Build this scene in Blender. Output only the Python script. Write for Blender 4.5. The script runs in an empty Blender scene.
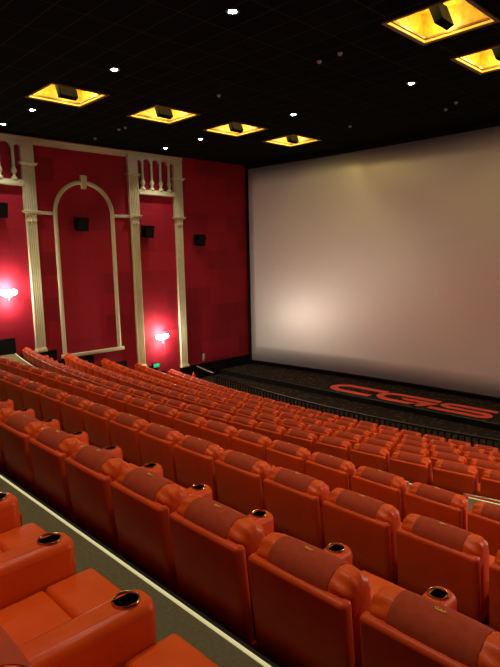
import bpy, bmesh, math, random
from math import sin, cos, pi, radians, sqrt, atan
from mathutils import Vector, Matrix

random.seed(7)
C = bpy.context.scene
COL = C.collection

# ------------------------------------------------------------------ camera, world, exposure, lights
EYE = 5.62                                    # camera height above the lowest (front) floor

def make_camera():
    yaw, pitch, roll = radians(45.641), radians(-7.973), radians(-1.250)
    f = Vector((-sin(yaw)*cos(pitch), cos(yaw)*cos(pitch), sin(pitch)))
    r = Vector((cos(yaw), sin(yaw), 0)); u = r.cross(f)
    c, s = cos(roll), sin(roll)
    r2 = c*r + s*u; u2 = -s*r + c*u
    cd = bpy.data.cameras.new('camera')
    cd.sensor_fit = 'VERTICAL'; cd.sensor_height = 24; cd.sensor_width = 24
    cd.lens = 546.7/667*24
    cd.clip_start = 0.02; cd.clip_end = 200
    co = bpy.data.objects.new('camera', cd); COL.objects.link(co)
    m = Matrix((r2, u2, -f)).transposed().to_4x4()
    m.translation = (0, 0, EYE)
    co.matrix_world = m
    C.camera = co
make_camera()

w = bpy.data.worlds.new('world'); C.world = w; w.use_nodes = True
w.node_tree.nodes['Background'].inputs[0].default_value = (0.9, 0.75, 0.65, 1)
w.node_tree.nodes['Background'].inputs[1].default_value = 0.004

C.view_settings.view_transform = 'Standard'
C.view_settings.look = 'None'
C.view_settings.gamma = 1
C.view_settings.use_curve_mapping = False
C.view_settings.exposure = 0.0

DOWN_W = 325.0          # one ceiling downlight
SCONCE_W = 215.0        # one wall sconce
COVE_W = 14.0
COFFER_FILL_W = 85.0      # added fill lights in one coffer, for a yellow patch on the screen (COVE_W: one side of its light strip)
STRIP_E = 0.35          # lit edge strips

# hall dimensions (camera at x = 0, y = 0)
WL, WR = -19.81, 1.0                          # side walls
YB, YF = -5.0, 20.2                          # back and front walls
CEIL = EYE + 4.42
XC = -9.88                                    # hall axis
STAGE_Z = 0.20; STAGE_Y = 17.25
FLOORS = {-1: EYE-1.41, 0: EYE-1.86, 1: EYE-2.33, 2: EYE-2.79, 3: EYE-3.26,
          4: EYE-3.89, 5: EYE-4.322, 6: EYE-4.755, 7: EYE-5.188, 8: 0.0}
ROWK = 0.012
def row_y(r, x):                              # rear face of the seat backs of row r
    if r <= 3: return {0: 0.19, 1: 1.68, 2: 3.16, 3: 4.66}[r]
    return 6.404 + 1.507*(r-4) + ROWK*(x-XC)**2
def row_ang(r, x):
    return 0.0 if r <= 3 else atan(2*ROWK*(x-XC))
PITCH = 0.637

# ------------------------------------------------------------------ materials
def mat(name, color, rough=0.5, metal=0.0, emit=None, estr=0.0, spec=0.5):
    m = bpy.data.materials.new(name); m.use_nodes = True
    b = m.node_tree.nodes['Principled BSDF']
    b.inputs['Base Color'].default_value = (*color, 1)
    b.inputs['Roughness'].default_value = rough
    b.inputs['Metallic'].default_value = metal
    b.inputs['Specular IOR Level'].default_value = spec
    if emit:
        b.inputs['Emission Color'].default_value = (*emit, 1)
        b.inputs['Emission Strength'].default_value = estr
    return m
def nodes(m): return m.node_tree.nodes, m.node_tree.links, m.node_tree.nodes['Principled BSDF']

def noise_mat(name, c1, c2, scale, rough=0.5, bump=0.0, bscale=None, metal=0.0, spec=0.5, detail=4):
    m = mat(name, c1, rough, metal, spec=spec)
    n, l, b = nodes(m)
    tc = n.new('ShaderNodeTexCoord')
    tx = n.new('ShaderNodeTexNoise'); tx.inputs['Scale'].default_value = scale; tx.inputs['Detail'].default_value = detail
    l.new(tc.outputs['Object'], tx.inputs['Vector'])
    rp = n.new('ShaderNodeValToRGB')
    rp.color_ramp.elements[0].position = 0.3; rp.color_ramp.elements[1].position = 0.7
    rp.color_ramp.elements[0].color = (*c1, 1); rp.color_ramp.elements[1].color = (*c2, 1)
    l.new(tx.outputs['Fac'], rp.inputs['Fac']); l.new(rp.outputs['Color'], b.inputs['Base Color'])
    if bump:
        t2 = n.new('ShaderNodeTexNoise'); t2.inputs['Scale'].default_value = bscale or scale*8; t2.inputs['Detail'].default_value = 3
        l.new(tc.outputs['Object'], t2.inputs['Vector'])
        bp = n.new('ShaderNodeBump'); bp.inputs['Strength'].default_value = bump; bp.inputs['Distance'].default_value = 0.01
        l.new(t2.outputs['Fac'], bp.inputs['Height']); l.new(bp.outputs['Normal'], b.inputs['Normal'])
    return m

M = {}
M['leather'] = noise_mat('orange_leather', (0.61, 0.067, 0.004), (0.70, 0.085, 0.006), 6, 0.42, 0.06, 160, spec=0.22)
M['leather_back'] = noise_mat('orange_leather_shell', (0.54, 0.053, 0.003), (0.62, 0.066, 0.005), 6, 0.45, 0.05, 160, spec=0.2)
M['cover'] = noise_mat('rust_cover_cloth', (0.33, 0.041, 0.011), (0.40, 0.052, 0.013), 30, 0.85, 0.25, 420, spec=0.2)
M['plinth'] = noise_mat('dark_plinth', (0.02, 0.008, 0.005), (0.03, 0.01, 0.006), 10, 0.7)
M['cup'] = mat('black_cup_well', (0.004, 0.004, 0.004), 0.25)
M['rim'] = mat('brass_rim', (0.50, 0.34, 0.12), 0.22, 1.0)
M['gold'] = mat('gold_thread', (0.80, 0.45, 0.05), 0.45, 0.3)
M['floor'] = noise_mat('grey_brown_carpet', (0.125, 0.100, 0.045), (0.16, 0.130, 0.060), 45, 0.95, 0.3, 300, spec=0.1)
M['strip'] = mat('lit_edge_strip', (0.75, 0.72, 0.40), 0.5, emit=(1.0, 0.92, 0.45), estr=STRIP_E)
M['nose'] = mat('dark_edge_profile', (0.018, 0.017, 0.015), 0.4, 0.3)
M['cream'] = noise_mat('cream_plaster', (0.52, 0.51, 0.30), (0.58, 0.565, 0.34), 5, 0.55, 0.05, 60)
M['black'] = noise_mat('black_paint', (0.003, 0.003, 0.003), (0.005, 0.005, 0.005), 8, 0.7, spec=0.15)
M['black_gloss'] = mat('black_metal', (0.010, 0.011, 0.010), 0.32, 0.4)
M['black_ceil_box'] = mat('black_speaker_box', (0.0015, 0.0015, 0.0015), 0.9, spec=0.05)
M['grille'] = noise_mat('speaker_grille', (0.003, 0.003, 0.003), (0.006, 0.006, 0.006), 200, 0.8, spec=0.15)
M['steel'] = mat('brushed_steel', (0.72, 0.68, 0.58), 0.3, 0.9)
M['letter'] = noise_mat('red_orange_letter', (0.70, 0.055, 0.025), (0.78, 0.07, 0.03), 12, 0.6)
M['lamp_white'] = mat('downlight_lens', (1, 1, 1), 0.4, emit=(0.80, 0.93, 1.0), estr=60)
M['lamp_ring'] = mat('downlight_ring', (0.05, 0.055, 0.06), 0.4, 0.5)
M['pale_fit'] = mat('pale_plastic', (0.30, 0.30, 0.28), 0.5)
M['sconce_glass'] = mat('sconce_glass', (1, 0.95, 0.88), 0.3, emit=(1.0, 0.86, 0.72), estr=36)
M['sconce_metal'] = mat('sconce_metal', (0.45, 0.30, 0.18), 0.35, 0.9)
M['coffer_frame'] = noise_mat('bronze_frame', (0.10, 0.045, 0.015), (0.14, 0.065, 0.02), 9, 0.4, metal=0.4)
M['coffer_glow_bead'] = mat('glowing_gilt_bead', (0.85, 0.50, 0.08), 0.4, 0.2, emit=(1.0, 0.55, 0.06), estr=0.55)  # glow added to the gilt edge, which the cove light does not reach
M['coffer_gold'] = noise_mat('gold_leaf', (0.19, 0.082, 0.004), (0.30, 0.155, 0.007), 9, 0.5, 0.5, 30)
M['led'] = mat('cove_led', (1, 0.8, 0.4), 0.5, emit=(1.0, 0.70, 0.16), estr=6)
M['exit_green'] = mat('green_lit_sign', (0.02, 0.4, 0.2), 0.4, emit=(0.03, 0.75, 0.32), estr=0.4)
M['red_gloss'] = mat('red_enamel', (0.70, 0.02, 0.01), 0.3)

def red_wall():
    m = mat('red_fabric_panels', (0.3, 0.005, 0.015), 0.75, spec=0.25)
    n, l, b = nodes(m)
    tc = n.new('ShaderNodeTexCoord')
    sp = n.new('ShaderNodeSeparateXYZ'); l.new(tc.outputs['Object'], sp.inputs[0])
    ad = n.new('ShaderNodeMath'); l.new(sp.outputs['X'], ad.inputs[0]); l.new(sp.outputs['Y'], ad.inputs[1])
    cb = n.new('ShaderNodeCombineXYZ'); l.new(ad.outputs[0], cb.inputs['X']); l.new(sp.outputs['Z'], cb.inputs['Y'])
    br = n.new('ShaderNodeTexBrick'); l.new(cb.outputs[0], br.inputs['Vector'])
    br.inputs['Scale'].default_value = 1.0; br.inputs['Brick Width'].default_value = 1.22; br.inputs['Row Height'].default_value = 0.85
    br.inputs['Mortar Size'].default_value = 0.004; br.inputs['Mortar Smooth'].default_value = 0.3
    br.offset = 0.5
    br.inputs['Color1'].default_value = (0.225, 0.0050, 0.016, 1)
    br.inputs['Color2'].default_value = (0.345, 0.0085, 0.024, 1)
    br.inputs['Mortar'].default_value = (0.17, 0.003, 0.010, 1)
    l.new(br.outputs['Color'], b.inputs['Base Color'])
    tn = n.new('ShaderNodeTexNoise'); tn.inputs['Scale'].default_value = 140
    l.new(tc.outputs['Object'], tn.inputs['Vector'])
    bp = n.new('ShaderNodeBump'); bp.inputs['Strength'].default_value = 0.15; bp.inputs['Distance'].default_value = 0.01
    l.new(tn.outputs['Fac'], bp.inputs['Height']); l.new(bp.outputs['Normal'], b.inputs['Normal'])
    return m
M['red_wall'] = red_wall()

def ceiling_mat():
    m = mat('black_ceiling_tiles', (0.003, 0.003, 0.003), 0.9, spec=0.03)
    n, l, b = nodes(m)
    tc = n.new('ShaderNodeTexCoord')
    br = n.new('ShaderNodeTexBrick'); l.new(tc.outputs['Object'], br.inputs['Vector'])
    br.offset = 0.0
    br.inputs['Scale'].default_value = 1.0; br.inputs['Brick Width'].default_value = 1.2; br.inputs['Row Height'].default_value = 0.6
    br.inputs['Mortar Size'].default_value = 0.012; br.inputs['Mortar Smooth'].default_value = 0.1
    br.inputs['Color1'].default_value = (0.0012, 0.0016, 0.0014, 1)
    br.inputs['Color2'].default_value = (0.0026, 0.0032, 0.0028, 1)
    br.inputs['Mortar'].default_value = (0.022, 0.026, 0.022, 1)
    l.new(br.outputs['Color'], b.inputs['Base Color'])
    return m
M['ceiling'] = ceiling_mat()

def stage_mat():
    m = mat('stage_carpet', (0.02, 0.012, 0.008), 0.95, spec=0.1)
    n, l, b = nodes(m)
    tc = n.new('ShaderNodeTexCoord')
    vo = n.new('ShaderNodeTexVoronoi'); vo.inputs['Scale'].default_value = 5.0; vo.inputs['Randomness'].default_value = 1
    nz = n.new('ShaderNodeTexNoise'); nz.inputs['Scale'].default_value = 5; nz.inputs['Detail'].default_value = 5
    mx = n.new('ShaderNodeVectorMath'); mx.operation = 'MULTIPLY_ADD'
    l.new(nz.outputs['Color'], mx.inputs[0]); mx.inputs[1].default_value = (0.5, 0.5, 0.5); l.new(tc.outputs['Object'], mx.inputs[2])
    l.new(mx.outputs[0], vo.inputs['Vector'])
    rp = n.new('ShaderNodeValToRGB')
    e = rp.color_ramp.elements
    e[0].position = 0.0; e[0].color = (0.24, 0.075, 0.028, 1)
    e[1].position = 0.42; e[1].color = (0.017, 0.012, 0.008, 1)
    x = e.new(0.22); x.color = (0.062, 0.032, 0.018, 1)
    l.new(vo.outputs['Distance'], rp.inputs['Fac'])
    l.new(rp.outputs['Color'], b.inputs['Base Color'])
    return m
M['stage'] = stage_mat()

def screen_mat():
    m = mat('silver_screen', (0.88, 0.90, 0.86), 0.46, 0.55, spec=0.4)
    return m
M['screen'] = screen_mat()

# ------------------------------------------------------------------ mesh helpers
def build(name, bm, mats, parent=None, smooth=True, loc=None, ang=40):
    me = bpy.data.meshes.new(name)
    bmesh.ops.recalc_face_normals(bm, faces=bm.faces[:])
    bm.to_mesh(me); bm.free()
    for m in (mats if isinstance(mats, (list, tuple)) else [mats]): me.materials.append(m)
    if smooth:
        me.polygons.foreach_set('use_smooth', [True]*len(me.polygons))
        try: me.set_sharp_from_angle(angle=radians(ang))
        except Exception: pass
    o = bpy.data.objects.new(name, me); COL.objects.link(o)
    if parent: o.parent = parent
    if loc: o.location = loc
    return o

def box(bm, c, s, bev=0.0, seg=2, mi=0, rot=None):
    t = bmesh.new()
    bmesh.ops.create_cube(t, size=1)
    bmesh.ops.scale(t, vec=s, verts=t.verts)
    if bev: bmesh.ops.bevel(t, geom=t.edges[:], offset=bev, segments=seg, profile=0.5, affect='EDGES')
    if rot is not None: bmesh.ops.transform(t, matrix=rot.to_4x4(), verts=t.verts)
    bmesh.ops.translate(t, vec=c, verts=t.verts)
    merge(bm, t, mi)

def merge(bm, t, mi=0):
    vs = {}
    for v in t.verts: vs[v] = bm.verts.new(v.co)
    for f in t.faces:
        nf = bm.faces.new([vs[v] for v in f.verts]); nf.material_index = mi if mi else f.material_index
    t.free()

def poly_prism(bm, pts, fn, d0, d1, mi=0):
    """pts: 2-D outline; fn(u, v, d) -> 3-D; extruded from depth d0 to d1."""
    a = [bm.verts.new(fn(u, v, d0)) for u, v in pts]
    b = [bm.verts.new(fn(u, v, d1)) for u, v in pts]
    n = len(pts)
    fs = []
    f = bm.faces.new(a); f.material_index = mi; fs.append(f)
    f = bm.faces.new(b[::-1]); f.material_index = mi; fs.append(f)
    for i in range(n):
        f = bm.faces.new((a[i], a[(i+1) % n], b[(i+1) % n], b[i])); f.material_index = mi
    bmesh.ops.triangulate(bm, faces=fs)

def lathe(bm, prof, c=(0, 0, 0), n=16, axis='Z', mi=0, caps=True):
    rings = []
    for r, h in prof:
        ring = []
        for k in range(n):
            a = 2*pi*k/n
            p = (r*cos(a), r*sin(a), h)
            if axis == 'X': p = (h, r*cos(a), r*sin(a))
            if axis == 'Y': p = (r*cos(a), h, r*sin(a))
            ring.append(bm.verts.new((p[0]+c[0], p[1]+c[1], p[2]+c[2])))
        rings.append(ring)
    for i in range(len(rings)-1):
        for k in range(n):
            f = bm.faces.new((rings[i][k], rings[i][(k+1) % n], rings[i+1][(k+1) % n], rings[i+1][k])); f.material_index = mi
    if caps:
        f = bm.faces.new(rings[0][::-1]); f.material_index = mi
        f = bm.faces.new(rings[-1]); f.material_index = mi

def tube(bm, pts, r, n=10, mi=0):
    pts = [Vector(p) for p in pts]
    rings = []
    for i, p in enumerate(pts):
        d = (pts[min(i+1, len(pts)-1)] - pts[max(i-1, 0)]).normalized()
        up = Vector((0, 0, 1)) if abs(d.z) < 0.95 else Vector((1, 0, 0))
        a = d.cross(up).normalized(); b = d.cross(a).normalized()
        rings.append([bm.verts.new(p + r*(cos(2*pi*k/n)*a + sin(2*pi*k/n)*b)) for k in range(n)])
    for i in range(len(rings)-1):
        for k in range(n):
            f = bm.faces.new((rings[i][k], rings[i][(k+1) % n], rings[i+1][(k+1) % n], rings[i+1][k])); f.material_index = mi
    bm.faces.new(rings[0][::-1]).material_index = mi; bm.faces.new(rings[-1]).material_index = mi

def empty(name, label, cat, loc=(0, 0, 0), rz=0.0, group=None):
    o = bpy.data.objects.new(name, None); COL.objects.link(o)
    o.empty_display_size = 0.1
    o.location = loc; o.rotation_euler = (0, 0, rz)
    tag(o, label, cat, group)
    return o
def tag(o, label, cat, group=None):
    o['label'] = label; o['category'] = cat
    if group: o['group'] = group
    return o
def struct(name, bm, m, smooth=False):
    o = build(name, bm, m, None, smooth); o['kind'] = 'structure'
    return o
def copy_tree(o, parent=None):
    c = o.copy(); COL.objects.link(c)
    if parent: c.parent = parent
    for ch in [k for k in CHILD.get(o.name, [])]:
        copy_tree(ch, c)
    return c
CHILD = {}
def index_children():
    CHILD.clear()
    for o in bpy.data.objects:
        if o.parent: CHILD.setdefault(o.parent.name, []).append(o)

# ------------------------------------------------------------------ the hall
XS = [WL + (WR-WL)*i/48 for i in range(49)]
def edge_y(r, x):                             # front edge (nose) of the tier that row r stands on
    if r == 8: return STAGE_Y
    if r == -1: return 0.165
    return row_y(r+1, x) - 0.03
def make_floor():
    bm = bmesh.new()
    cols = []
    for x in XS:
        prof = [(YB, FLOORS[-1])]
        for r in range(-1, 8):
            y = edge_y(r, x)
            prof += [(y, FLOORS[r]), (y, FLOORS[r+1])]
        prof.append((STAGE_Y, 0.0))
        cols.append([bm.verts.new((x, y, z)) for y, z in prof])
    for i in range(len(cols)-1):
        for k in range(len(cols[0])-1):
            bm.faces.new((cols[i][k], cols[i+1][k], cols[i+1][k+1], cols[i][k+1]))
    bm.faces.ensure_lookup_table()
    for f in bm.faces:
        if f.calc_center_median().z < 0.01: f.material_index = 1
    struct('floor', bm, [M['floor'], M['stage']])
make_floor()

def make_strips():
    for n, r in enumerate(range(0, 8)):
        bm = bmesh.new()
        xs = [x for x in XS if x < 0.7]
        for (o0, o1, h, mi) in ((0.022, 0.042, 0.006, 0), (0.0, 0.022, 0.008, 1)):
            secs = []
            for x in xs:
                y = edge_y(r, x); z = FLOORS[r]
                secs.append([bm.verts.new(p) for p in ((x, y-o0, z), (x, y-o0, z+h), (x, y-o1, z+h), (x, y-o1, z))])
            for i in range(len(secs)-1):
                for k in range(4):
                    bm.faces.new((secs[i][k], secs[i][(k+1) % 4], secs[i+1][(k+1) % 4], secs[i+1][k])).material_index = mi
            bm.faces.new(secs[0]).material_index = mi; bm.faces.new(secs[-1][::-1]).material_index = mi
        struct('trim_%d' % (n+1), bm, [M['strip'], M['nose']])
make_strips()

def wall_quad(name, a, b, z0, z1, m, t=0.15):
    bm = bmesh.new()
    d = (Vector(b)-Vector(a)).normalized(); nrm = Vector((-d.y, d.x))
    pts = [Vector(a), Vector(b), Vector(b)+nrm*t, Vector(a)+nrm*t]
    lo = [bm.verts.new((p.x, p.y, z0)) for p in pts]; hi = [bm.verts.new((p.x, p.y, z1)) for p in pts]
    bm.faces.new(lo); bm.faces.new(hi[::-1])
    for i in range(4): bm.faces.new((lo[i], lo[(i+1) % 4], hi[(i+1) % 4], hi[i]))
    return struct(name, bm, m)
wall_quad('wall_left', (WL, YB), (WL, YF), -0.1, CEIL, M['red_wall'])
wall_quad('wall_right', (WR, YF), (WR, YB), -0.1, CEIL, M['red_wall'])
wall_quad('wall_back', (WR, YB), (WL, YB), -0.1, CEIL, M['red_wall'])
wall_quad('wall_front', (WL, YF), (WR, YF), -0.1, CEIL, M['black'])

# black skirting that steps down the left wall with the tiers
def make_skirting():
    bm = bmesh.new()
    top = []
    y = YB
    for r in range(-1, 9):
        y1 = edge_y(r, WL) if r < 8 else 19.5
        z = FLOORS[r] + 0.57 if r < 8 else EYE-4.93
        top += [(y, z), (y1, z)]
        y = y1
    bot = [(18.95, 0.0)] + [(p[0], p[1]-1.2) for p in top[::-1][1:]]
    bot = [(a, max(b, -0.05)) for a, b in bot]
    # build as separate upright pieces per tier, joined into one trim
    y = YB
    for r in range(-1, 9):
        y1 = edge_y(r, WL) if r < 8 else 19.5
        z1 = FLOORS[r] + 0.57 if r < 8 else EYE-4.93
        z0 = FLOORS[r]
        box(bm, (WL+0.02, (y+y1)/2, (z0+z1)/2), (0.04, y1-y, z1-z0), 0.005, 1)
        y = y1
    o = struct('baseboard_left', bm, M['black'])
make_skirting()

# ceiling with openings for the coffers
COF_W, COF_L = 1.56, 1.60
COFFERS = [(-15.20, y) for y in (6.60, 9.77, 12.81, 15.79)] + [(-6.17, y) for y in (9.79, 12.68)] + [(-6.17, y) for y in (6.60, 15.79)]
def make_ceiling():
    bm = bmesh.new()
    holes = [(x, x+COF_W, y, y+COF_L) for x, y in COFFERS]
    xs = sorted({WL, WR, *[h[0] for h in holes], *[h[1] for h in holes]})
    ys = sorted({YB, YF, *[h[2] for h in holes], *[h[3] for h in holes]})
    V = {}
    def v(x, y):
        if (x, y) not in V: V[(x, y)] = bm.verts.new((x, y, CEIL))
        return V[(x, y)]
    for i in range(len(xs)-1):
        for j in range(len(ys)-1):
            cx, cy = (xs[i]+xs[i+1])/2, (ys[j]+ys[j+1])/2
            if any(h[0] < cx < h[1] and h[2] < cy < h[3] for h in holes): continue
            bm.faces.new((v(xs[i], ys[j]), v(xs[i+1], ys[j]), v(xs[i+1], ys[j+1]), v(xs[i], ys[j+1])))
    struct('ceiling', bm, M['ceiling'])
make_ceiling()

# stage
def make_stage():
    bm = bmesh.new()
    box(bm, ((WL+WR)/2, (STAGE_Y+YF)/2, STAGE_Z/2), (WR-WL, YF-STAGE_Y, STAGE_Z))
    bm.normal_update()
    for f in bm.faces:
        if abs(f.normal.z) < 0.5: f.material_index = 1
    struct('floor_stage', bm, [M['stage'], M['black']])
    bm = bmesh.new()
    box(bm, ((WL+WR)/2, STAGE_Y-0.02, STAGE_Z/2+0.01), (WR-WL, 0.04, STAGE_Z+0.02), 0.008, 1)
    struct('trim_9', bm, M['black_gloss'])
make_stage()

# screen: one gently curved sheet with a black surround
SX0, SX1, SZ0, SZ1 = -19.62, -0.14, EYE-5.21, EYE+4.24
def scr_y(x): return 19.29 + 0.5*(1-((x-XC)/9.74)**2)
def make_screen():
    t = empty('cinema_screen', 'huge pale silver cinema screen filling the front wall above the stage', 'screen', (XC, 19.0, SZ0))
    bm = bmesh.new()
    n, mz = 60, 12
    for off in (0.0,):
        g = [[bm.verts.new((SX0+(SX1-SX0)*i/n - XC, scr_y(SX0+(SX1-SX0)*i/n)-19.0, (SZ1-SZ0)*k/mz)) for k in range(mz+1)] for i in range(n+1)]
        for i in range(n):
            for k in range(mz): bm.faces.new((g[i][k], g[i+1][k], g[i+1][k+1], g[i][k+1]))
    o = build('screen_sheet', bm, M['screen'], t)
    s = o.modifiers.new('thickness', 'SOLIDIFY'); s.thickness = 0.02; s.offset = 1
    bm = bmesh.new()
    for (z0, z1) in ((-0.065, 0.0), (SZ1-SZ0, CEIL-SZ0-0.02)):
        for i in range(n):
            xa = SX0+(SX1-SX0)*i/n; xb = SX0+(SX1-SX0)*(i+1)/n
            vs = []
            for x in (xa, xb):
                for z in (z0, z1):
                    for d in (-0.03, 0.06): vs.append(bm.verts.new((x-XC, scr_y(x)-19.0+d, z)))
            for q in ((0, 4, 6, 2), (1, 3, 7, 5), (0, 1, 5, 4), (2, 6, 7, 3)): bm.faces.new([vs[k] for k in q])
    for x, s in ((SX0-0.085, 0.17), (SX1+0.5, 0.98)):
        box(bm, (x-XC, 0.32, (SZ1-SZ0)/2+0.1), (s, 0.12, SZ1-SZ0+0.4))
    build('masking_border', bm, M['black'], t, smooth=False)
make_screen()

# ------------------------------------------------------------------ wall decoration
def wfn(u, v, d): return (WL + d, u, v)       # wall coordinates: u along the wall, v up, d out
def wall_part(name, m, parent, prisms=(), boxes=(), extra=None):
    bm = bmesh.new()
    L = parent.location
    for pts, d0, d1 in prisms: poly_prism(bm, pts, wfn, d0, d1)
    for (u0, u1, v0, v1, d0, d1, bev) in boxes:
        box(bm, (WL+(d0+d1)/2, (u0+u1)/2, (v0+v1)/2), (d1-d0, u1-u0, v1-v0), bev, 2)
    if extra: extra(bm)
    bmesh.ops.translate(bm, vec=-L, verts=bm.verts)
    return build(name, bm, m, parent)

def fluted(u0, u1, flutes, d):
    """plan outline of a fluted flat shaft"""
    pts = [(u0, 0.0), (u0, d)]
    edge = 0.035; n = flutes
    fw = (u1-u0-2*edge)/n
    for i in range(n):
        a = u0+edge+fw*i
        pts.append((a+fw*0.12, d))
        for k in range(1, 6):
            t = pi*k/6
            pts.append((a+fw*0.5-cos(t)*fw*0.38, d-sin(t)*0.028))
        pts.append((a+fw*0.88, d))
    pts += [(u1, d), (u1, 0.0)]
    return pts
def shaft(bm, pts, z0, z1):
    a = [bm.verts.new((WL+d, u, z0)) for u, d in pts]; b = [bm.verts.new((WL+d, u, z1)) for u, d in pts]
    fs = [bm.faces.new(a), bm.faces.new(b[::-1])]
    for i in range(len(pts)): bm.faces.new((a[i], a[(i+1) % len(pts)], b[(i+1) % len(pts)], b[i]))
    bmesh.ops.triangulate(bm, faces=fs)

R1, R2 = EYE+3.42, EYE+1.76                   # upper and lower capital rings
def pilaster(uc, zb, label):
    t = empty('pilaster', label, 'column', (WL, uc, zb), group='cream pilasters on the red wall')
    wall_part('shaft', M['cream'], t, extra=lambda bm: shaft(bm, fluted(uc-0.175, uc+0.175, 4, 0.13), zb, R2-0.33))
    wall_part('upper_shaft', M['cream'], t, extra=lambda bm: (shaft(bm, fluted(uc-0.225, uc+0.225, 5, 0.15), R2+0.04, R1-0.03),
                                                             shaft(bm, [(uc-0.225, 0), (uc-0.225, 0.15), (uc+0.225, 0.15), (uc+0.225, 0)], R1+0.03, EYE+4.22)))
    def cap(bm):
        shaft(bm, [(uc-0.185, 0), (uc-0.185, 0.14), (uc+0.185, 0.14), (uc+0.185, 0)], R2-0.33, R2-0.04)
        # leaf ornament: stacked scallops
        for row, (nn, zz, rr) in enumerate(((3, R2-0.26, 0.075), (2, R2-0.16, 0.075), (3, R2-0.08, 0.06))):
            for k in range(nn):
                bmesh.ops.create_uvsphere(bm, u_segments=10, v_segments=8, radius=1,
                    matrix=Matrix.Translation((WL+0.135, uc+(k-(nn-1)/2)*0.115, zz)) @ Matrix.Diagonal((0.05, rr*0.8, rr, 1)))
    wall_part('capital', M['cream'], t, extra=cap)
    for zz, hw in ((R1, 0.32), (R2, 0.30)):
        wall_part('ring_moulding', M['cream'], t, boxes=[(uc-hw, uc+hw, zz+0.012, zz+0.05, 0, 0.24, 0.012), (uc-hw+0.03, uc+hw-0.03, zz-0.04, zz+0.012, 0, 0.205, 0.012)])
    wall_part('base', M['cream'], t, boxes=[(uc-0.21, uc+0.21, zb, zb+0.10, 0, 0.18, 0.01), (uc-0.195, uc+0.195, zb+0.10, zb+0.15, 0, 0.16, 0.01)])
    return t
PIL = [(8.45, FLOORS[4]+0.57, 'cream fluted pilaster left of the tall arch, the one nearest the left picture edge'),
       (12.77, FLOORS[7]+0.57, 'cream fluted pilaster right of the tall arch, left of the second lit sconce'),
       (15.05, FLOORS[8]+0.69, 'cream fluted pilaster nearest the screen, right of the second lit sconce')]
for a in PIL: pilaster(*a)

def balustrade(u0, u1, label):
    t = empty('baluster_panel', label, 'balustrade', (WL, (u0+u1)/2, EYE+2.66), group='blind baluster panels high on the red wall')
    zb, zt = EYE+2.66, EYE+4.22
    wall_part('bottom_rail', M['cream'], t, boxes=[(u0, u1, zb, zb+0.09, 0, 0.20, 0.01), (u0, u1, zb+0.09, zb+0.20, 0, 0.16, 0.01)])
    n = 4; step = (u1-u0)/(n+0.1); off = (u1-u0-step*n)/2
    # header with round-topped openings
    cs = [u0+off+step*(i+0.5) for i in range(n)]
    bounds = [u0] + cs + [u1]
    low = zt-0.27
    under = [(u0, low)]
    for i in range(len(bounds)-1):
        a2 = bounds[i] + (0.05 if i else 0.0); b2 = bounds[i+1] - (0.05 if i < n else 0.0)
        rad = (b2-a2)/2
        for k in range(0, 13):
            th = pi - pi*k/12
            under.append(((a2+b2)/2 + rad*cos(th), low + min(rad, 0.17)*sin(th)))
    under.append((u1, low))
    def header(bm):
        secs = [[bm.verts.new(wfn(u, v, d)) for v, d in ((lo_, 0.0), (lo_, 0.12), (zt, 0.12), (zt, 0.0))] for u, lo_ in under]
        for p, q in zip(secs[:-1], secs[1:]):
            for k in range(4): bm.faces.new((p[k], p[(k+1) % 4], q[(k+1) % 4], q[k]))
        bm.faces.new(secs[0]); bm.faces.new(secs[-1][::-1])
        bmesh.ops.remove_doubles(bm, verts=bm.verts[:], dist=1e-5)
    wall_part('arched_header', M['cream'], t, extra=header)
    for c in cs:
        def vase(bm, c=c):
            z0 = zb+0.20
            prof = [(0.105, 0), (0.105, 0.07), (0.06, 0.10), (0.05, 0.16), (0.075, 0.21), (0.10, 0.27), (0.095, 0.33), (0.06, 0.41), (0.052, 0.46), (0.07, 0.48), (0.055, 0.50), (0.055, low-z0-0.04), (0.065, low-z0-0.02), (0.065, low-z0+0.01)]
            lathe(bm, prof, (WL+0.10, c, z0), 14)
        wall_part('baluster', M['cream'], t, extra=vase)
    return t
balustrade(6.20, 8.225, 'cream baluster panel at the left picture edge, above the first lit sconce')
balustrade(12.995, 14.825, 'cream baluster panel above the second lit sconce, between two pilasters')
# the pilaster that closes the first pair, mostly beyond the picture's left edge
pilaster(5.97, FLOORS[3]+0.57, 'cream fluted pilaster just beyond the left picture edge, left of the first lit sconce')

def cornice():
    bm = bmesh.new()
    u0, u1 = 8.675, 12.545
    for (v0, v1, d) in ((EYE+4.12, EYE+4.20, 0.07), (EYE+4.20, EYE+4.28, 0.13), (EYE+4.28, EYE+4.34, 0.19)):
        box(bm, (WL+d/2, (u0+u1)/2, (v0+v1)/2), (d, u1-u0, v1-v0), 0.01, 2)
    for u0, u1 in ((5.70, 8.70), (12.52, 15.30)):
        for (v0, v1, d) in ((EYE+4.22, EYE+4.28, 0.16), (EYE+4.28, EYE+4.35, 0.18)):
            box(bm, (WL+d/2, (u0+u1)/2, (v0+v1)/2), (d, u1-u0, v1-v0), 0.01, 2)
    struct('trim_10', bm, M['cream'])
cornice()

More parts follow.
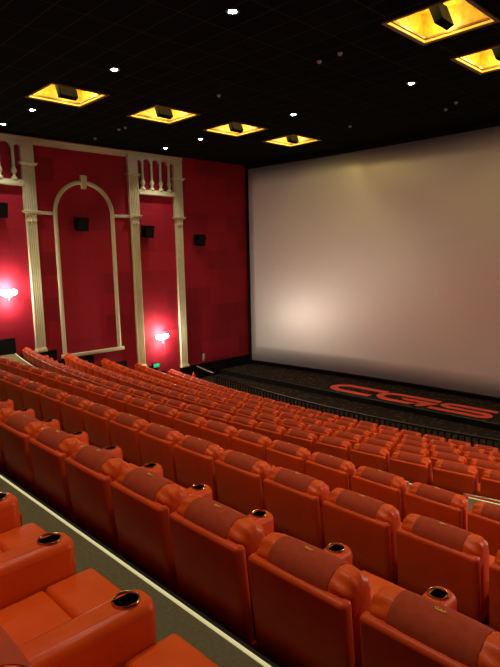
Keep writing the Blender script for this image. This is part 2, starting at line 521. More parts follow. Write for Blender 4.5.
def arch():
    uc, R, zs, zb = 10.575, 1.265, EYE+1.76, EYE-3.56
    t = empty('arch_moulding', 'tall round-headed cream arch moulding with a keystone on the red wall', 'arch', (WL, uc, zb))
    w_ = 0.15
    pts = [(uc-R, zb), (uc-R, zs)] + [(uc-R*cos(pi*k/32), zs+R*sin(pi*k/32)) for k in range(1, 32)] + [(uc+R, zs), (uc+R, zb)]
    Ri = R-w_
    inner = [(uc-Ri, zb), (uc-Ri, zs)] + [(uc-Ri*cos(pi*k/32), zs+Ri*sin(pi*k/32)) for k in range(1, 32)] + [(uc+Ri, zs), (uc+Ri, zb)]
    def moulding(bm):
        prof = [(0.0, 0.0), (0.0, 0.06), (0.3, 0.085), (0.7, 0.085), (1.0, 0.05), (1.0, 0.0)]
        secs = []
        for a, b in zip(pts, inner):
            secs.append([bm.verts.new(wfn(a[0]+(b[0]-a[0])*s, a[1]+(b[1]-a[1])*s, d)) for s, d in prof])
        for i in range(len(secs)-1):
            for k in range(len(prof)):
                bm.faces.new((secs[i][k], secs[i][(k+1) % len(prof)], secs[i+1][(k+1) % len(prof)], secs[i+1][k]))
        bm.faces.new(secs[0]); bm.faces.new(secs[-1][::-1])
    wall_part('arch_band', M['cream'], t, extra=moulding)
    wall_part('keystone', M['cream'], t, prisms=[([(uc-0.075, zs+0.96), (uc+0.075, zs+0.96), (uc+0.125, zs+1.45), (uc-0.125, zs+1.45)], 0, 0.14)])
    wall_part('side_band', M['cream'], t, boxes=[(8.68, uc-R+0.02, zs-0.07, zs+0.05, 0, 0.07, 0.012)])
    wall_part('side_band', M['cream'], t, boxes=[(uc+R-0.02, 12.54, zs-0.07, zs+0.05, 0, 0.07, 0.012)])
    wall_part('sill', M['cream'], t, boxes=[(uc-R-0.08, uc+R+0.10, zb-0.13, zb, 0, 0.15, 0.015)])
arch()

def wall_speaker(u, v, label):
    t = empty('wall_speaker', label, 'speaker', (WL, u, v), group='black surround speakers on the red wall')
    R = Matrix.Rotation(radians(12), 3, 'Y')
    bm = bmesh.new()
    # cabinet: wedge with the front tipped down
    poly_prism(bm, [(0.12, -0.21), (0.36, -0.27), (0.46, 0.20), (0.12, 0.25)], lambda a, b, d: (a, d, b), -0.21, 0.21)
    bmesh.ops.bevel(bm, geom=bm.edges[:], offset=0.012, segments=2, affect='EDGES')
    cab = build('cabinet', bm, M['black_ceil_box'], t)
    bm = bmesh.new()
    poly_prism(bm, [(0.366, -0.245), (0.382, -0.248), (0.474, 0.178), (0.458, 0.180)], lambda a, b, d: (a, d, b), -0.19, 0.19)
    build('grille', bm, M['grille'], cab)
    bm = bmesh.new()
    box(bm, (0.06, 0, 0), (0.13, 0.10, 0.06), 0.008); box(bm, (0.012, 0, 0), (0.024, 0.18, 0.20), 0.006)
    build('bracket', bm, M['black_gloss'], t)
for u, v, l in ((7.30, EYE+1.78, 'black wall speaker at the left picture edge, above the first lit sconce'),
                (10.29, EYE+1.38, 'black wall speaker inside the tall cream arch'),
                (13.26, EYE+1.15, 'black wall speaker under the right baluster panel, above the second lit sconce'),
                (16.05, EYE+0.81, 'black wall speaker on bare red wall right of the last pilaster')):
    wall_speaker(u, v, l)

def sconce(u, v, label):
    t = empty('wall_sconce', label, 'wall lamp', (WL, u, v), group='lit wall sconces')
    bm = bmesh.new()
    lathe(bm, [(0.10, 0), (0.10, 0.02), (0.05, 0.035), (0.05, 0.05)], (0, 0, 0), 20, 'X')
    tube(bm, [(0.04, 0, -0.02), (0.12, 0, -0.09), (0.20, 0, -0.12), (0.24, 0, -0.06)], 0.014)
    for s in (-1, 1): tube(bm, [(0.14, 0, -0.10), (0.17, s*0.10, -0.12), (0.18, s*0.19, -0.05)], 0.010)
    tube(bm, [(0.20, 0, -0.12), (0.20, 0, -0.19)], 0.012)
    lathe(bm, [(0.004, -0.23), (0.02, -0.21), (0.02, -0.19), (0.008, -0.18)], (0.20, 0, 0), 10)
    build('bracket', bm, M['sconce_metal'], t)
    for dy, dx in ((-0.19, 0.18), (0.0, 0.24), (0.19, 0.18)):
        bm = bmesh.new()
        lathe(bm, [(0.03, -0.07), (0.07, -0.05), (0.105, 0.0), (0.115, 0.05), (0.10, 0.09), (0.06, 0.12), (0.01, 0.125)], (dx, dy, 0.02), 18)
        build('glass_shade', bm, M['sconce_glass'], t)
    for dx, dz, k in ((0.32, 0.26, 0.6), (0.32, -0.30, 0.4)):
        ld = bpy.data.lights.new('sconce_bulb', 'POINT'); ld.energy = SCONCE_W*k; ld.color = (1.0, 0.86, 0.72); ld.shadow_soft_size = 0.06
        lo = bpy.data.objects.new('sconce_bulb', ld); COL.objects.link(lo); lo.parent = t; lo.location = (dx, 0, dz)
    return t
sconce(7.39, EYE-1.10, 'lit wall sconce at the left picture edge, left of the first pilaster')
sconce(13.83, EYE-3.42, 'lit wall sconce between the two right-hand pilasters, above the green sign')
for u, v, l in ((7.39, EYE-1.10, 'lit wall sconce on the right wall outside the picture, the rear one'), (13.83, EYE-3.42, 'lit wall sconce on the right wall outside the picture, the front one')):
    s_ = sconce(u, v, l); s_.location = (WR, u, v); s_.rotation_euler = (0, 0, pi)

# flush red door under the second sconce, with a thin frame
def door():
    t = empty('door_1', 'flush red door', 'door', (WL, 14.42, FLOORS[7]))
    t['kind'] = 'structure'
    for k in ('label', 'category'): del t[k]
    bm = bmesh.new(); box(bm, (0.02, 0, 1.0), (0.04, 0.72, 2.0), 0.004); build('door_leaf', bm, M['red_wall'], t, smooth=False)
    bm = bmesh.new()
    for s in (-1, 1): box(bm, (0.025, s*0.38, 1.01), (0.05, 0.035, 2.03), 0.004)
    box(bm, (0.025, 0, 2.02), (0.05, 0.80, 0.035), 0.004)
    build('door_frame', bm, M['red_frame'], t, smooth=False)
M['red_frame'] = mat('dark_red_paint', (0.22, 0.010, 0.016), 0.7)
door()

def green_sign():
    t = empty('exit_sign', 'small green lit sign low on the red wall under the second sconce', 'sign', (WL, 13.50, EYE-4.62))
    bm = bmesh.new(); box(bm, (0.05, 0, 0.0), (0.10, 0.34, 0.20), 0.01); build('sign_case', bm, M['black_gloss'], t)
    bm = bmesh.new(); box(bm, (0.104, 0, 0.0), (0.012, 0.30, 0.16), 0.004); build('lit_panel', bm, M['exit_green'], t)
green_sign()

# ------------------------------------------------------------------ ceiling fittings
def coffer(x, y, label):
    t = empty('ceiling_coffer', label, 'ceiling light', (x+COF_W/2, y+COF_L/2, CEIL), group='gold-lit ceiling coffers')
    hw, hl, dep = COF_W/2, COF_L/2, 0.55
    def ring(bm, o, i, z0, z1):
        (a, b), (c, d) = o, i
        for (u0, u1, v0, v1) in ((-a, a, -b, -d), (-a, a, d, b), (-a, -c, -d, d), (c, a, -d, d)):
            box(bm, ((u0+u1)/2, (v0+v1)/2, (z0+z1)/2), (u1-u0, v1-v0, z1-z0), 0.006, 1)
    bm = bmesh.new(); ring(bm, (hw+0.03, hl+0.03), (hw-0.045, hl-0.045), -0.035, 0.03); build('outer_frame', bm, M['coffer_frame'], t, smooth=False)
    bm = bmesh.new(); ring(bm, (hw-0.045, hl-0.045), (hw-0.075, hl-0.075), -0.02, 0.05); build('glowing_gilt_border', bm, M['coffer_glow_bead'], t, smooth=False)
    bm = bmesh.new(); ring(bm, (hw-0.075, hl-0.075), (hw-0.11, hl-0.11), 0.02, 0.07); build('inner_frame', bm, M['coffer_frame'], t, smooth=False)
    bm = bmesh.new()
    v = [bm.verts.new(p) for p in ((-hw, -hl, 0), (hw, -hl, 0), (hw, hl, 0), (-hw, hl, 0), (-hw, -hl, dep), (hw, -hl, dep), (hw, hl, dep), (-hw, hl, dep))]
    for q in ((0, 1, 5, 4), (1, 2, 6, 5), (2, 3, 7, 6), (3, 0, 4, 7), (4, 5, 6, 7)): bm.faces.new([v[k] for k in q])
    o = build('gold_recess', bm, M['coffer_gold'], t, smooth=False)
    # hidden light strip on the ledge, with the light it gives
    bm = bmesh.new(); ring(bm, (hw-0.03, hl-0.03), (hw-0.06, hl-0.06), 0.05, 0.07); build('light_strip', bm, M['led'], t, smooth=False)
    for dx, dy, L in ((hw-0.06, 0, COF_L-0.3), (-hw+0.06, 0, COF_L-0.3), (0, hl-0.06, COF_W-0.3), (0, -hl+0.06, COF_W-0.3)):
        ld = bpy.data.lights.new('cove_strip', 'AREA'); ld.shape = 'RECTANGLE'; ld.size = 0.05; ld.size_y = L
        ld.energy = COVE_W; ld.color = (1.0, 0.79, 0.22)
        lo = bpy.data.objects.new('cove_strip', ld); COL.objects.link(lo); lo.parent = t
        lo.location = (dx, dy, 0.09)
        d = Vector((-dx*0.9, -dy*0.9, 0.6)).normalized()
        zq = -d; side = Vector((0, 1, 0)) if dy == 0 else Vector((1, 0, 0))
        xq = side.cross(zq).normalized()
        lo.rotation_euler = Matrix((xq, side, zq)).transposed().to_euler()
    for dy in (-0.48, 0.48):  # added point lights that throw yellow light onto the screen
        ld = bpy.data.lights.new('coffer_fill', 'POINT'); ld.energy = COFFER_FILL_W/2; ld.color = (1.0, 0.79, 0.22); ld.shadow_soft_size = 0.05
        lo = bpy.data.objects.new('coffer_fill', ld); COL.objects.link(lo); lo.parent = t; lo.location = (-0.30, dy, 0.25)
    return t
def hung_speaker(x, y, label):
    t = empty('ceiling_speaker', label, 'speaker', (x+COF_W/2, y+COF_L/2, CEIL+0.54), group='black speakers hung in the ceiling coffers')
    bm = bmesh.new()
    box(bm, (0, 0, 0), (0.17, 0.52, 0.44), 0.02, 2, rot=Matrix.Rotation(radians(-22), 3, 'Y'))
    bmesh.ops.translate(bm, vec=(0.0, 0.0, -0.42), verts=bm.verts)
    cab = build('cabinet', bm, M['black_ceil_box'], t)
    bm = bmesh.new()
    box(bm, (0.09, 0, 0), (0.014, 0.46, 0.38), 0.005, 1, rot=Matrix.Rotation(radians(-22), 3, 'Y'))
    bmesh.ops.translate(bm, vec=(0.0, 0.0, -0.42), verts=bm.verts)
    build('grille', bm, M['grille'], cab)
    bm = bmesh.new(); tube(bm, [(0, 0, 0), (0, 0, -0.26)], 0.03); box(bm, (0, 0, -0.01), (0.16, 0.16, 0.02), 0.004)
    build('hanger', bm, M['black_gloss'], t)
CL = ['gold-lit square ceiling coffer nearest the left picture edge', 'gold-lit square ceiling coffer above the tall arch, second from the left edge',
      'gold-lit square ceiling coffer third from the left edge', 'gold-lit square ceiling coffer nearest the top left corner of the screen',
      'large gold-lit square ceiling coffer near the top right corner of the picture', 'gold-lit square ceiling coffer cut by the right picture edge']
for (x, y), l in list(zip(COFFERS, CL)):
    coffer(x, y, l)
    hung_speaker(x, y, 'black speaker hung in the ' + l.replace('gold-lit square ', '').replace('large ', 'large '))
coffer(*COFFERS[6], 'gold-lit square ceiling coffer above the top picture edge, right side')
coffer(*COFFERS[7], 'gold-lit square ceiling coffer just outside the right picture edge')

def downlight(x, y, label, seen=True):
    t = empty('ceiling_downlight', label, 'ceiling light', (x, y, CEIL), group='cool white ceiling downlights')
    bm = bmesh.new()
    lathe(bm, [(0.13, 0.0), (0.13, -0.02), (0.10, -0.03), (0.085, -0.015), (0.085, 0.0)], n=24)
    build('trim_ring', bm, M['lamp_ring'], t)
    bm = bmesh.new()
    lathe(bm, [(0.072, -0.004), (0.072, -0.02), (0.05, -0.035), (0.01, -0.04)], n=20)
    build('lens', bm, M['lamp_white'], t)
    ld = bpy.data.lights.new('downlight_beam', 'SPOT'); ld.energy = DOWN_W; ld.color = (1.0, 0.90, 0.76)
    ld.spot_size = radians(98); ld.spot_blend = 0.7; ld.shadow_soft_size = 0.12
    lo = bpy.data.objects.new('downlight_beam', ld); COL.objects.link(lo); lo.parent = t; lo.location = (0, 0, -0.06)
LX = (-18.58, -16.36, -11.78, -7.71, -3.40, -1.18)
DL = {(0, 1): 'bright downlight at the left picture edge just above the baluster panel',
      (1, 1): 'bright downlight just left of and below the leftmost gold coffer',
      (2, 1): 'bright downlight above the first gold coffers, left of the picture middle',
      (3, 1): 'brightest downlight at the top of the picture, left of the middle',
      (0, 2): 'small bright downlight nearest the wall above the right baluster panel',
      (1, 2): 'small bright downlight left of the third gold coffer',
      (2, 2): 'bright downlight above the gold coffer nearest the screen',
      (3, 2): 'bright downlight below the large gold coffer at top right'}
for j, y in enumerate((1.75, 7.28, 13.64)):
    for i, x in enumerate(LX):
        l = DL.get((i, j)) or 'downlight outside the picture, %s from the left wall, %s line' % (('first', 'second', 'third', 'fourth', 'fifth', 'sixth')[i], ('rear', 'middle', 'front')[j])
        downlight(x, y, l)

def small_fitting(x, y, label):
    t = empty('ceiling_sensor', label, 'ceiling fitting', (x, y, CEIL), group='small pale ceiling fittings')
    bm = bmesh.new(); lathe(bm, [(0.055, 0), (0.055, -0.02), (0.045, -0.035)], n=18); build('base', bm, M['pale_fit'], t)
    bm = bmesh.new(); lathe(bm, [(0.032, -0.034), (0.030, -0.055), (0.01, -0.062)], n=14); build('cap', bm, M['pale_fit'], t)
for x, y, l in ((-8.30, 10.53, 'small pale ceiling fitting, left one of the pair at top centre'), (-7.68, 10.48, 'small pale ceiling fitting, right one of the pair at top centre'),
                (-8.35, 16.89, 'small pale ceiling fitting, left one of the pair above the screen'), (-7.78, 16.37, 'small pale ceiling fitting, right one of the pair above the screen'),
                (-11.60, 16.41, 'small pale ceiling fitting above the screen, right of the last left coffer'), (-11.78, 10.52, 'small pale ceiling fitting between the coffers and the brightest downlight'),
                (-18.70, 10.59, 'small pale ceiling fitting just above the arch, leftmost of three'), (-16.94, 10.52, 'small pale ceiling fitting just above the arch, middle of three'),
                (-16.56, 10.53, 'small pale ceiling fitting just above the arch, rightmost of three')):
    small_fitting(x, y, l)

# ------------------------------------------------------------------ stage logo, railing, small things
def stage_letters():
    t = empty('stage_logo', 'large red-orange letters C G S lying on the dark stage carpet', 'logo', (-10.26, 18.10, STAGE_Z))
    T = 0.31
    def put(name, polys):
        bm = bmesh.new()
        for p in polys:
            for q in p: poly_prism(bm, q, lambda u, v, d: (u, v, d), 0.0, 0.012)
        build(name, bm, M['letter'], t, smooth=False)
    H = 1.18; hh = H/2
    def band(path, wd=T):
        pts = [Vector(p) for p in path]; L = []; Rr = []
        for i, p in enumerate(pts):
            d0 = (pts[i]-pts[i-1]).normalized() if i else (pts[1]-pts[0]).normalized()
            d1 = (pts[i+1]-pts[i]).normalized() if i < len(pts)-1 else d0
            n0 = Vector((-d0.y, d0.x)); n1 = Vector((-d1.y, d1.x))
            nn = (n0+n1).normalized(); k = 1/max(nn.dot(n0), 0.5)
            L.append(p+nn*wd/2*k); Rr.append(p-nn*wd/2*k)
        return [(tuple(L[i]), tuple(L[i+1]), tuple(Rr[i+1]), tuple(Rr[i])) for i in range(len(L)-1)]
    r = hh-T/2
    def leftarc(x): return [(x-r*1.35*sin(pi*k/14), r*cos(pi*k/14)) for k in range(0, 15)]
    def rightarc(x, y0, rr): return [(x+rr*1.5*sin(pi*k/14), y0+rr*cos(pi*k/14)) for k in range(0, 15)]
    # C
    c = band([(-1.00, r)] + leftarc(-2.62) + [(-1.28, -r)])
    put('letter', [c])
    # G
    g = band([(1.20, r)] + leftarc(-0.42) + [(0.70, -r)], 0.28)
    g2 = [[(-0.20, 0.12), (1.30, 0.12), (1.14, -0.11), (0.0, -0.11)], [(0.74, -0.11), (1.14, -0.11), (0.84, -r-0.14), (0.44, -r-0.14)]]
    put('letter', [g, g2])
    # S
    q = r/2
    sb = band([(3.25, r)] + [(1.80-q*1.6*sin(pi*k/12), q+q*cos(pi*k/12)) for k in range(0, 13)] +
              [(2.85+q*1.6*sin(pi*k/12), -q+q*cos(pi*k/12)) for k in range(0, 13)] + [(1.18, -r)], 0.24)
    put('letter', [sb])
stage_letters()

def rail_y(x): return 14.15 + 0.016*(x+10.2)**2
def railing():
    t = empty('stage_railing', 'low black baluster railing curving between the front seats and the stage', 'railing', (XC, 14.15, 0))
    bm = bmesh.new()
    xs = [-17.5+0.4*i for i in range(42)]
    secs = []
    for x in xs:
        y = rail_y(x)-14.15
        secs.append([bm.verts.new((x-XC, y+dy, z)) for dy, z in ((-0.04, 0.60), (-0.04, 0.645), (0.04, 0.645), (0.04, 0.60))])
    for i in range(len(secs)-1):
        for k in range(4): bm.faces.new((secs[i][k], secs[i][(k+1) % 4], secs[i+1][(k+1) % 4], secs[i+1][k]))
    bm.faces.new(secs[0]); bm.faces.new(secs[-1][::-1])
    build('top_rail', bm, M['black_gloss'], t, smooth=False)
    bm = bmesh.new()
    secs = []
    for x in xs:
        y = rail_y(x)-14.15
        secs.append([bm.verts.new((x-XC, y+dy, z)) for dy, z in ((-0.03, 0.06), (-0.03, 0.10), (0.03, 0.10), (0.03, 0.06))])
    for i in range(len(secs)-1):
        for k in range(4): bm.faces.new((secs[i][k], secs[i][(k+1) % 4], secs[i+1][(k+1) % 4], secs[i+1][k]))
    bm.faces.new(secs[0]); bm.faces.new(secs[-1][::-1])
    build('bottom_rail', bm, M['black_gloss'], t, smooth=False)
    bm = bmesh.new(); box(bm, (0, 0, 0.305), (0.035, 0.035, 0.61)); first = build('baluster', bm, M['black_gloss'], t, smooth=False)
    x = -17.4; k = 0
    while x < -1.2:
        o = first if k == 0 else first.copy()
        if k: COL.objects.link(o)
        o.location = (x-XC, rail_y(x)-14.15, 0)
        k += 1; x += 0.185
railing()

def gleam_rail_end():
    t = empty('handrail', 'handrail by the last pilaster, left end of the black railing, coloured pale for light on it', 'handrail', (-18.6, 15.2, 0))
    pts = [(-19.4, 15.52), (-18.9, 15.34), (-18.3, 15.16), (-17.63, 15.0)]
    bm = bmesh.new(); tube(bm, [(x+18.6, y-15.2, 0.70+0.0*i) for i, (x, y) in enumerate(pts)], 0.028); build('rail', bm, M['steel'], t)  # pale steel puts the sconce light on the dark rail into colour
    for x, y in (pts[0], pts[-1]):
        bm = bmesh.new(); tube(bm, [(x+18.6, y-15.2, 0), (x+18.6, y-15.2, 0.70)], 0.02); build('post', bm, M['black_gloss'], t)
gleam_rail_end()

def guard_rail():
    z0, z1 = FLOORS[3], EYE-2.68
    t = empty('guard_rail', 'pale steel guard rail beyond the third row at the right picture edge', 'handrail', (-2.49, 5.77, z0), rz=atan(0.22))
    bm = bmesh.new(); box(bm, (1.35, 0, z1-z0-0.012), (2.76, 0.03, 0.024), 0.006); build('rail', bm, M['steel'], t)
    for x in (0.0, 1.35, 2.68):
        bm = bmesh.new(); box(bm, (x, 0, (z1-z0)/2-0.012), (0.055, 0.02, z1-z0-0.024), 0.004); build('post', bm, M['steel'], t)
    t = empty('rail_post', 'short pale steel post glimpsed between two third-row seats', 'post', (-3.15, 5.64, z0))
    bm = bmesh.new(); box(bm, (0, 0, (z1-z0)/2), (0.05, 0.02, z1-z0), 0.004); build('post', bm, M['steel'], t)
    bm = bmesh.new(); box(bm, (0, 0, 0.006), (0.10, 0.08, 0.012), 0.003); build('foot_plate', bm, M['steel'], t)
guard_rail()

def extinguisher():
    t = empty('fire_extinguisher', 'small red cylinder by the wall at the far end of the front rows', 'fire extinguisher', (-18.7, 14.75, 0))
    bm = bmesh.new(); lathe(bm, [(0.07, 0), (0.075, 0.02), (0.075, 0.5), (0.05, 0.57), (0.025, 0.6)], n=18); build('body', bm, M['red_gloss'], t)
    bm = bmesh.new(); lathe(bm, [(0.022, 0.60), (0.022, 0.64), (0.03, 0.66), (0.01, 0.68)], n=12); box(bm, (0.05, 0, 0.66), (0.12, 0.02, 0.02), 0.004); build('valve', bm, M['black_gloss'], t)
extinguisher()

def wall_box():
    t = empty('wall_dispenser', 'small slim pale box on the red wall between the last pilaster and the screen', 'wall box', (WL, 16.25, EYE-4.66))
    bm = bmesh.new(); box(bm, (0.04, 0, 0), (0.08, 0.11, 0.34), 0.015); build('case', bm, M['pale_fit'], t)
    bm = bmesh.new(); box(bm, (0.085, 0, -0.12), (0.03, 0.07, 0.05), 0.008); build('spout', bm, M['black_gloss'], t)
wall_box()

# ------------------------------------------------------------------ seats
def rounded_slab(bm, w, t, z0, z1, lean, rad, y0=0.0, seg=4, mi=0):
    """upright slab: width w, thickness t, its rear face at y0 at the top, leaning back towards the top"""
    tb = bmesh.new()
    bmesh.ops.create_cube(tb, size=1)
    bmesh.ops.scale(tb, vec=(w, t, z1-z0), verts=tb.verts)
    bmesh.ops.bevel(tb, geom=tb.edges[:], offset=rad, segments=seg, profile=0.5, affect='EDGES')
    for v in tb.verts:
        z = v.co.z + (z0+z1)/2
        v.co = Vector((v.co.x, v.co.y + t/2 + y0 + (z1-z)*lean, z))
    merge(bm, tb, mi)

def cushion(bm, x0, x1, y0, y1, z0, z1, rad, puff=0.02, seg=4, slope=0.0):
    tb = bmesh.new()
    bmesh.ops.create_grid(tb, x_segments=1, y_segments=1, size=0.5)
    tb.free(); tb = bmesh.new()
    bmesh.ops.create_cube(tb, size=1)
    bmesh.ops.scale(tb, vec=(x1-x0, y1-y0, z1-z0), verts=tb.verts)
    bmesh.ops.bevel(tb, geom=tb.edges[:], offset=rad, segments=seg, profile=0.5, affect='EDGES')
    # one inner grid of cuts so that the top can swell
    for ax in (0, 1):
        for k in range(1, 4):
            no = [0, 0, 0]; no[ax] = 1
            lim = ((x1-x0)/2-rad, (y1-y0)/2-rad)[ax]
            co = [0, 0, 0]; co[ax] = -lim + 2*lim*k/4
            bmesh.ops.bisect_plane(tb, geom=tb.verts[:]+tb.edges[:]+tb.faces[:], plane_co=co, plane_no=no)
    for v in tb.verts:
        fx = 1-(2*v.co.x/(x1-x0))**2; fy = 1-(2*v.co.y/(y1-y0))**2
        if v.co.z > 0: v.co.z += puff*max(fx, 0)*max(fy, 0)
        v.co.z += slope*v.co.y
    bmesh.ops.translate(tb, vec=((x0+x1)/2, (y0+y1)/2, (z0+z1)/2), verts=tb.verts)
    merge(bm, tb)

# head roll: cross-section rides on the top of the back cushion
HR_Y, HR_Z = 0.142, 0.884
def roll_section(th, grow=0.0):
    a, b = 0.106+grow, 0.106+grow             # half depth, half height
    y = a*cos(th); z = b*sin(th)
    # lower front runs down into the cushion
    return (HR_Y + y - 0.12*z*0.5, HR_Z + z)
def head_roll(bm, half=0.280, n=48):
    xs = [-half, -half+0.004, -half+0.014, -half+0.030, -half+0.05, -half+0.08, -half+0.10, -half+0.112, -half+0.124]
    xs = xs + [-x for x in xs[::-1]]
    sc = [0.30, 0.62, 0.80, 0.91, 0.97, 1.0, 1.0, 0.985, 0.94]
    sc = sc + sc[::-1]
    rings = []
    for i, x in enumerate(xs):
        u = min(i, len(xs)-1-i)
        ring = []
        for k in range(n):
            th = 2*pi*k/n
            y, z = roll_section(th)
            fold = 0.0
            if 1 <= u <= 6: fold = (0.075*sin(th*9+0.5*u+(1.3 if i > 8 else 0)) + 0.035*sin(th*17+2.0*u)) * (1-abs(u-3.2)/4)
            s = sc[i]*(1+fold)
            ring.append(bm.verts.new((x, HR_Y+(y-HR_Y)*s, HR_Z+(z-HR_Z)*s)))
        rings.append(ring)
    for i in range(len(rings)-1):
        for k in range(n):
            bm.faces.new((rings[i][k], rings[i][(k+1) % n], rings[i+1][(k+1) % n], rings[i+1][k]))
    bm.faces.new(rings[0][::-1]); bm.faces.new(rings[-1])
def head_cover(bm, half=0.175, n=36):
    rings = []
    for x, g in ((-half, -0.01), (-half, 0.003), (-half+0.01, 0.005), (-half*0.5, 0.008), (0, 0.009), (half*0.5, 0.008), (half-0.01, 0.005), (half, 0.003), (half, -0.01)):
        rings.append([bm.verts.new((x, *roll_section(2*pi*k/n, g))) for k in range(n)])
    for i in range(len(rings)-1):
        for k in range(n):
            bm.faces.new((rings[i][k], rings[i][(k+1) % n], rings[i+1][(k+1) % n], rings[i+1][k]))

def emblem(bm):
    """small gold stitched mark on the rear top of the cover: a ring, a bar of strokes and a swoosh under it"""
    def on(u, v): # u along x, v round the roll
        y, z = roll_section(pi/2-0.05-v*7.0, 0.011)
        return (u, y, z)
    def stroke(pts, r=0.0018):
        tube(bm, [on(0.65*a, 0.65*b) for a, b in pts], r, 6)
    stroke([(-0.030+0.010*cos(a*pi/5), 0.010*sin(a*pi/5)) for a in range(-8, 3)])
    stroke([(-0.012, -0.004), (-0.002, -0.006), (0.006, -0.003)]); stroke([(-0.004, -0.006), (-0.004, 0.006)])
    stroke([(0.012, 0.006), (0.022, 0.003), (0.014, -0.002), (0.024, -0.006)])
    stroke([(-0.034, -0.016), (-0.015, -0.021), (0.010, -0.018), (0.034, -0.009)], 0.003)

def armrest(bm):
    """rounded block; its rounded nose carries the cup holder at y = 0.75"""
    hw, y0, y1, ztop = 0.074, 0.275, 0.865, 0.62
    tb = bmesh.new()
    out = [(-hw, y0), (hw, y0), (hw, y1-0.055)] + [(hw-0.055+0.055*cos(a), y1-0.055+0.055*sin(a)) for a in (0.31, 0.63, 0.94, 1.26)] + [(hw-0.055, y1), (-hw+0.055, y1)] + [(-hw+0.055-0.055*cos(a), y1-0.055+0.055*sin(a)) for a in (1.26, 0.94, 0.63, 0.31)] + [(-hw, y1-0.055)]
    prof = [(0.0, 0.02), (0.0, ztop-0.045), (0.006, ztop-0.022), (0.02, ztop-0.006), (0.04, ztop)]
    cx, cy = 0, (y0+y1)/2
    rings = []
    for ins, z in prof:
        ring = []
        for x, y in out:
            sx = (hw-ins)/hw; sy = ((y1-y0)/2-ins)/((y1-y0)/2)
            yy = cy+(y-cy)*sy
            ring.append(tb.verts.new((x*sx, yy, z - (0.015 if z < 0.1 else 0)*0)))
        rings.append(ring)
    m = len(out)
    for i in range(len(rings)-1):
        for k in range(m): tb.faces.new((rings[i][k], rings[i][(k+1) % m], rings[i+1][(k+1) % m], rings[i+1][k]))
    tb.faces.new(rings[0][::-1])
    # top surface with a round hole for the cup
    hc = (0.0, 0.765); hr = 0.046; n = 24
    top = rings[-1]
    hole = [tb.verts.new((hc[0]+hr*cos(2*pi*k/n), hc[1]+hr*sin(2*pi*k/n), ztop)) for k in range(n)]
    e = []
    for k in range(m): e.append(tb.edges.get((top[k], top[(k+1) % m])) or tb.edges.new((top[k], top[(k+1) % m])))
    for k in range(n): e.append(tb.edges.new((hole[k], hole[(k+1) % n])))
    bmesh.ops.triangle_fill(tb, use_beauty=True, use_dissolve=False, edges=e)
    merge(bm, tb)
    box(bm, (0, 0.19, 0.20), (0.046, 0.22, 0.36), 0.01)

def cup_holder(bm):
    c = (0, 0.765, 0.0)
    lathe(bm, [(0.0445, 0.624), (0.043, 0.535), (0.040, 0.528), (0.002, 0.527)], c, 24, mi=0, caps=False)
    lathe(bm, [(0.046, 0.615), (0.053, 0.620), (0.053, 0.625), (0.050, 0.629), (0.046, 0.628), (0.0435, 0.622)], c, 28, mi=1, caps=False)

def make_seat():
    t = bpy.data.objects.new('recliner_seat', None); COL.objects.link(t); t.empty_display_size = 0.1
    bm = bmesh.new(); rounded_slab(bm, 0.570, 0.075, 0.266, 0.914, 0.10, 0.026)
    back = build('back_shell', bm, M['leather_back'], t)
    bm = bmesh.new(); rounded_slab(bm, 0.575, 0.060, 0.02, 0.262, 0.0, 0.012, y0=0.045, seg=2)
    build('lower_panel', bm, M['leather_back'], t)
    bm = bmesh.new(); rounded_slab(bm, 0.560, 0.165, 0.40, 0.915, 0.12, 0.05, y0=0.078)
    build('back_cushion', bm, M['leather'], t)
    bm = bmesh.new(); head_roll(bm); hr = build('headrest', bm, M['leather'], t, ang=70)
    bm = bmesh.new(); head_cover(bm); build('headrest_cover', bm, M['cover'], hr, ang=70)
    bm = bmesh.new(); emblem(bm); em = build('emblem', bm, M['gold'], hr)
    bm = bmesh.new(); cushion(bm, -0.242, 0.242, 0.24, 0.690, 0.20, 0.450, 0.022, 0.012, slope=0.03)
    build('seat_cushion', bm, M['leather'], t)
    bm = bmesh.new(); cushion(bm, -0.242, 0.242, 0.688, 0.925, 0.12, 0.462, 0.028, 0.012)
    build('footrest_cushion', bm, M['leather'], t)
    bm = bmesh.new(); box(bm, (0, 0.52, 0.10), (0.44, 0.66, 0.20), 0.01); build('plinth', bm, M['plinth'], t)
    bm = bmesh.new(); armrest(bm); ar = build('armrest', bm, M['leather'], t); ar.location = (-PITCH/2, 0, 0)
    bm = bmesh.new(); cup_holder(bm); build('cup_holder', bm, [M['cup'], M['rim']], ar)
    return t

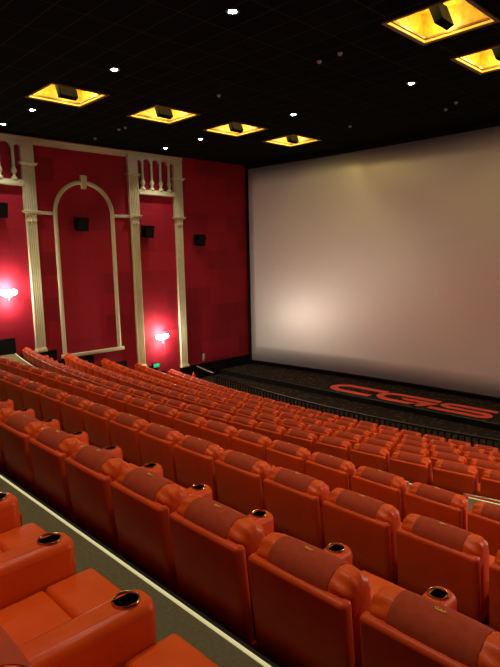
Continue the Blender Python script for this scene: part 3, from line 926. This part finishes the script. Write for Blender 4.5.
ORD = ['zeroth', 'first', 'second', 'third', 'fourth', 'fifth', 'sixth', 'seventh', 'eighth', 'ninth', 'tenth', 'eleventh', 'twelfth', 'thirteenth', 'fourteenth',
       'fifteenth', 'sixteenth', 'seventeenth', 'eighteenth', 'nineteenth', 'twentieth']
ROWNAME = {0: 'nearest row at bottom left', 1: 'first row beyond the lit aisle strip', 2: 'second row beyond the lit aisle strip', 3: 'third row beyond the lit aisle strip',
           4: 'rearmost of the five curved rows', 5: 'second-rearmost of the five curved rows', 6: 'middle of the five curved rows',
           7: 'second-foremost of the five curved rows', 8: 'foremost curved row by the black railing'}
ANCH = {0: -1.660, 1: -2.455, 2: -3.162, 3: -3.945, 4: -4.770, 5: -4.270, 6: -5.000, 7: -5.758, 8: -6.670}   # centre of one armrest
XMIN = {0: -4.7, 1: -7.8, 2: -12.0, 3: -16.5}
XMAX = {0: -0.9, 1: -0.2, 2: -0.4, 3: -0.8, 4: -1.6, 5: -2.1, 6: -2.7, 7: -3.2, 8: -3.7}

def seat_rows():
    """seat centres of every row, left to right"""
    rows = {}
    for r in range(0, 9):
        step = PITCH
        lo = XMIN.get(r, -19.0); hi = XMAX[r]
        c = ANCH[r] + PITCH/2
        xs = []
        x = c
        while x < hi:
            xs.append(x); x += step*cos(row_ang(r, x))
        x = c - step*cos(row_ang(r, c))
        while x > lo:
            xs.insert(0, x); x -= step*cos(row_ang(r, x))
        rows[r] = xs
    return rows

def px(x, y, z):
    cam = C.camera.matrix_world.inverted() @ Vector((x, y, z))
    return 250+546.7*cam.x/-cam.z

proto = make_seat()
bpy.context.view_layer.update()
index_children()
first_used = False
for r, xs in seat_rows().items():
    vis = []
    for x in xs:
        p = px(x, row_y(r, x)+0.1, FLOORS[r]+0.95)
        vis.append('in' if -6 <= p <= 506 else ('left' if p < 0 else 'right'))
    idx_in = [i for i, v in enumerate(vis) if v == 'in'] or [0]
    for i, x in enumerate(xs):
        nm = ROWNAME[r]
        if r == 0:
            lab = 'orange leather recliner, %s from the right in the %s' % (ORD[len(xs)-i], nm)
        elif vis[i] == 'in':
            kr = idx_in[-1]-i+1
            if r >= 4 and i+1 < kr: lab = 'orange recliner, %s from the left wall, %s' % (ORD[i+1], nm)
            else: lab = 'orange recliner, %s from the right picture edge, %s' % (ORD[kr] if kr < len(ORD) else 'last', nm)
        elif vis[i] == 'right':
            lab = 'orange recliner, %s outside the right picture edge, %s' % (ORD[i-idx_in[-1]], nm)
        else:
            lab = 'orange recliner, %s outside the left picture edge, %s' % (ORD[idx_in[0]-i], nm)
        if not first_used: s = proto; first_used = True
        else: s = copy_tree(proto)
        if r >= 4 and s is not proto:
            for h in [c for c in s.children if c.name.startswith('headrest')]:
                for e in [c for c in h.children if c.name.startswith('emblem')]: bpy.data.objects.remove(e)
        tag(s, lab, 'cinema seat', 'orange recliners in the ' + nm)
        s.location = (x, row_y(r, x), FLOORS[r])
        s.rotation_euler = (0, 0, row_ang(r, x))
